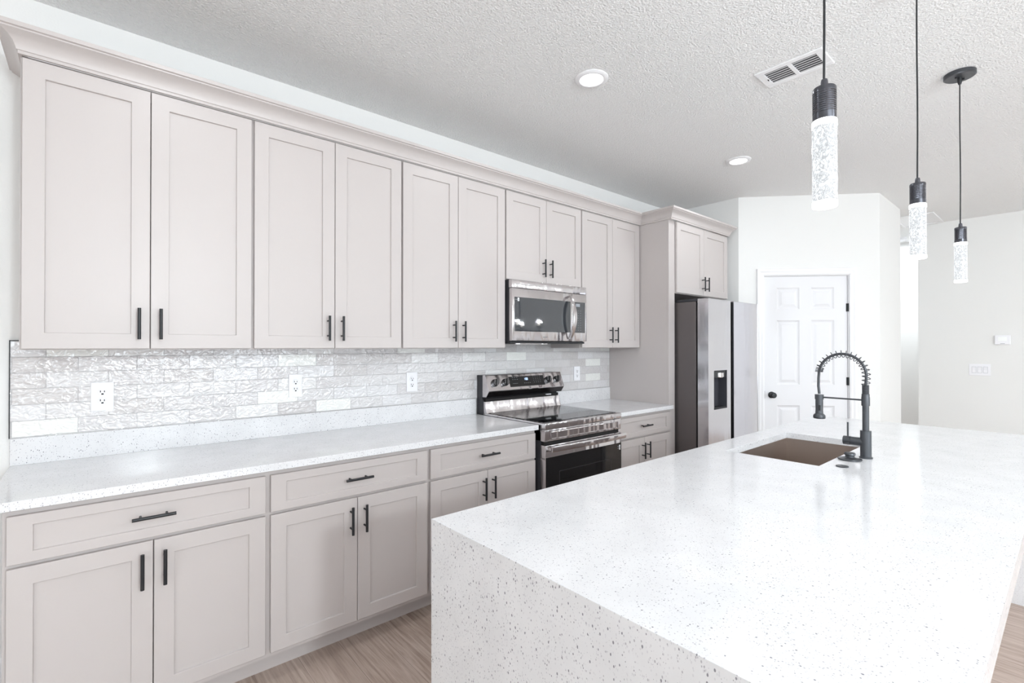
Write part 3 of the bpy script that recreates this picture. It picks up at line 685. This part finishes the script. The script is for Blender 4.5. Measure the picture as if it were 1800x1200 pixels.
mb = MB(); mb.tube([(-.0150, .1705, .190), (-.0152, .1705, .215)], .0045, 10); mb.build('spray_button', blackm, t, smooth=50)
fb('handle_hub', lambda m_: (m_.cyl((0, 0, .068), (0, .052, .068), .0182, 28), m_.cyl((0, .050, .068), (0, .056, .068), .0165, 28), m_.cyl((0, .055, .068), (0, .082, .068), .0190, 28)))
fb('lever', lambda m_: m_.cyl((0, .066, .08), (0, .066, .148), .0036, 12))
t = thing('sink_stopper', 'dark round flanged stopper with a knob lying beside the faucet base', 'stopper', (2.640, -2.196, .915))
MB().lathe([(0, 0), (.040, 0), (.044, .003), (.043, .006), (.026, .009), (.017, .013), (.0165, .018), (.0205, .022), (.0205, .028), (.018, .031), (0, .031)], seg=40).build('stopper_body', gunm, t, smooth=40)
tag(MB().lathe([(0, 0), (.021, 0), (.0225, .002), (.021, .004), (.008, .0045), (0, .0045)], seg=32).build('hole_cover', gunm, loc=(2.478, -2.212, .915), smooth=40), 'small flat dark disc cover on the island top nearest the camera', 'hole cover')

# ------------------------------------------------------------------ far wall fittings
t = thing('thermostat', 'small white thermostat on the far wall above the switch plate', 'thermostat', (RX1, -2.303, 1.465), -PI/2)
MB().box(-.062, .062, -.022, 0, -.050, .050, .005, 2).build('thermostat_body', plastic, t)
MB().box(-.034, .034, -.0235, -.0215, -.010, .036).build('screen', mat('thermostat_screen', (250, 252, 252), .2), t)
MB().box(-.016, .018, -.0232, -.0215, -.041, -.037).build('indicator_mark', greym, t)
t = thing('light_switch', 'white three-rocker light switch plate on the far wall below the thermostat', 'light switch', (RX1, -2.122, 1.135), -PI/2)
MB().box(-.088, .088, -.006, 0, -.064, .064, .002, 2).build('switch_plate', plastic, t)
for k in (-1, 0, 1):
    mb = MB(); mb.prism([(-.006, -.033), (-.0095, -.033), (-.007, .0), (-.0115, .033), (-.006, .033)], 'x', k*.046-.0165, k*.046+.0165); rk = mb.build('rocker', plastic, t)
    MB().box(k*.046-.0182, k*.046+.0182, -.0064, -.0055, -.035, .035).build('rocker_gap_shade', lcd_and_shade, rk)  # grey border painted in as the shade around each rocker

# ------------------------------------------------------------------ chandelier of the dining side (seen only as a reflection)
t = thing('chandelier', 'black ring chandelier with clear glass cups and lit bulbs, mirrored in the microwave', 'chandelier', (5.85, -4.35, 0))
mb = MB(); mb.tube([(0, 0, 1.66), (0, 0, CZ)], .012, 10); mb.lathe([(0, CZ-.02), (.07, CZ-.02), (.07, CZ), (0, CZ)]); mb.build('stem', blackm, t)
mb = MB(); mb.tube([(.40*math.cos(2*PI*k/32), .40*math.sin(2*PI*k/32), 1.66) for k in range(32)], .010, 8, closed=True)
for k in range(3): q = 2*PI*k/6; mb.cyl((-.40*math.cos(q), -.40*math.sin(q), 1.66), (.40*math.cos(q), .40*math.sin(q), 1.66), .007, 8)
mb.build('ring', blackm, t, smooth=50)
for k in range(6):
    q = 2*PI*k/6+.3; x, y = .40*math.cos(q), .40*math.sin(q)
    mb = MB(); mb.cyl((x, y, 1.66), (x, y, 1.72), .008, 10); mb.lathe([(0, 1.72), (.03, 1.72), (.03, 1.75), (0, 1.75)], (x, y, 0), 20); a_ = mb.build('arm', blackm, t)
    mb = MB(); mb.lathe([(.028, 1.752), (.042, 1.765), (.045, 1.87), (.043, 1.87), (.040, 1.767), (.028, 1.754)], (x, y, 0), 24); mb.build('glass_cup', clear, a_, smooth=50)
    mb = MB(); mb.lathe([(0, 1.752), (.012, 1.755), (.014, 1.775), (.020, 1.80), (.021, 1.82), (.014, 1.838), (0, 1.848)], (x, y, 0), 20); mb.build('bulb', bulbm, a_, smooth=60)

def lamp(loc, e, r=.25):
    l = bpy.data.lights.new('bulb_lamp', 'POINT'); l.energy = e; l.shadow_soft_size = r; l.color = (.88, .955, 1)
    o = bpy.data.objects.new('bulb_lamp', l); COL.objects.link(o); o.location = loc
for k in range(6): lamp((5.85+.40*math.cos(2*PI*k/6+.3), -4.35+.40*math.sin(2*PI*k/6+.3), 1.82), 46, .024)
t = thing('added_fill_globe', 'added glowing white globe, unseen behind the camera, brightening the ceiling', 'pendant light', (.75, -5.3, 0))
MB().lathe([(0, CZ-.02), (.07, CZ-.02), (.07, CZ), (0, CZ)], seg=32).build('canopy', blackm, t, smooth=30)
MB().tube([(0, 0, 2.25), (0, 0, CZ-.02)], .006, 10).build('rod', blackm, t)
MB().lathe([(0.001, 1.95)]+[(.16*math.sin(PI*k/16), 2.11-.16*math.cos(PI*k/16)) for k in range(1, 16)]+[(0.001, 2.27)], seg=32).build('globe', mat('fill_globe_glow', (250, 250, 250), .3, emit=(240, 250, 255), estr=225), t, smooth=60)  # glowing globe added out of view to brighten the ceiling
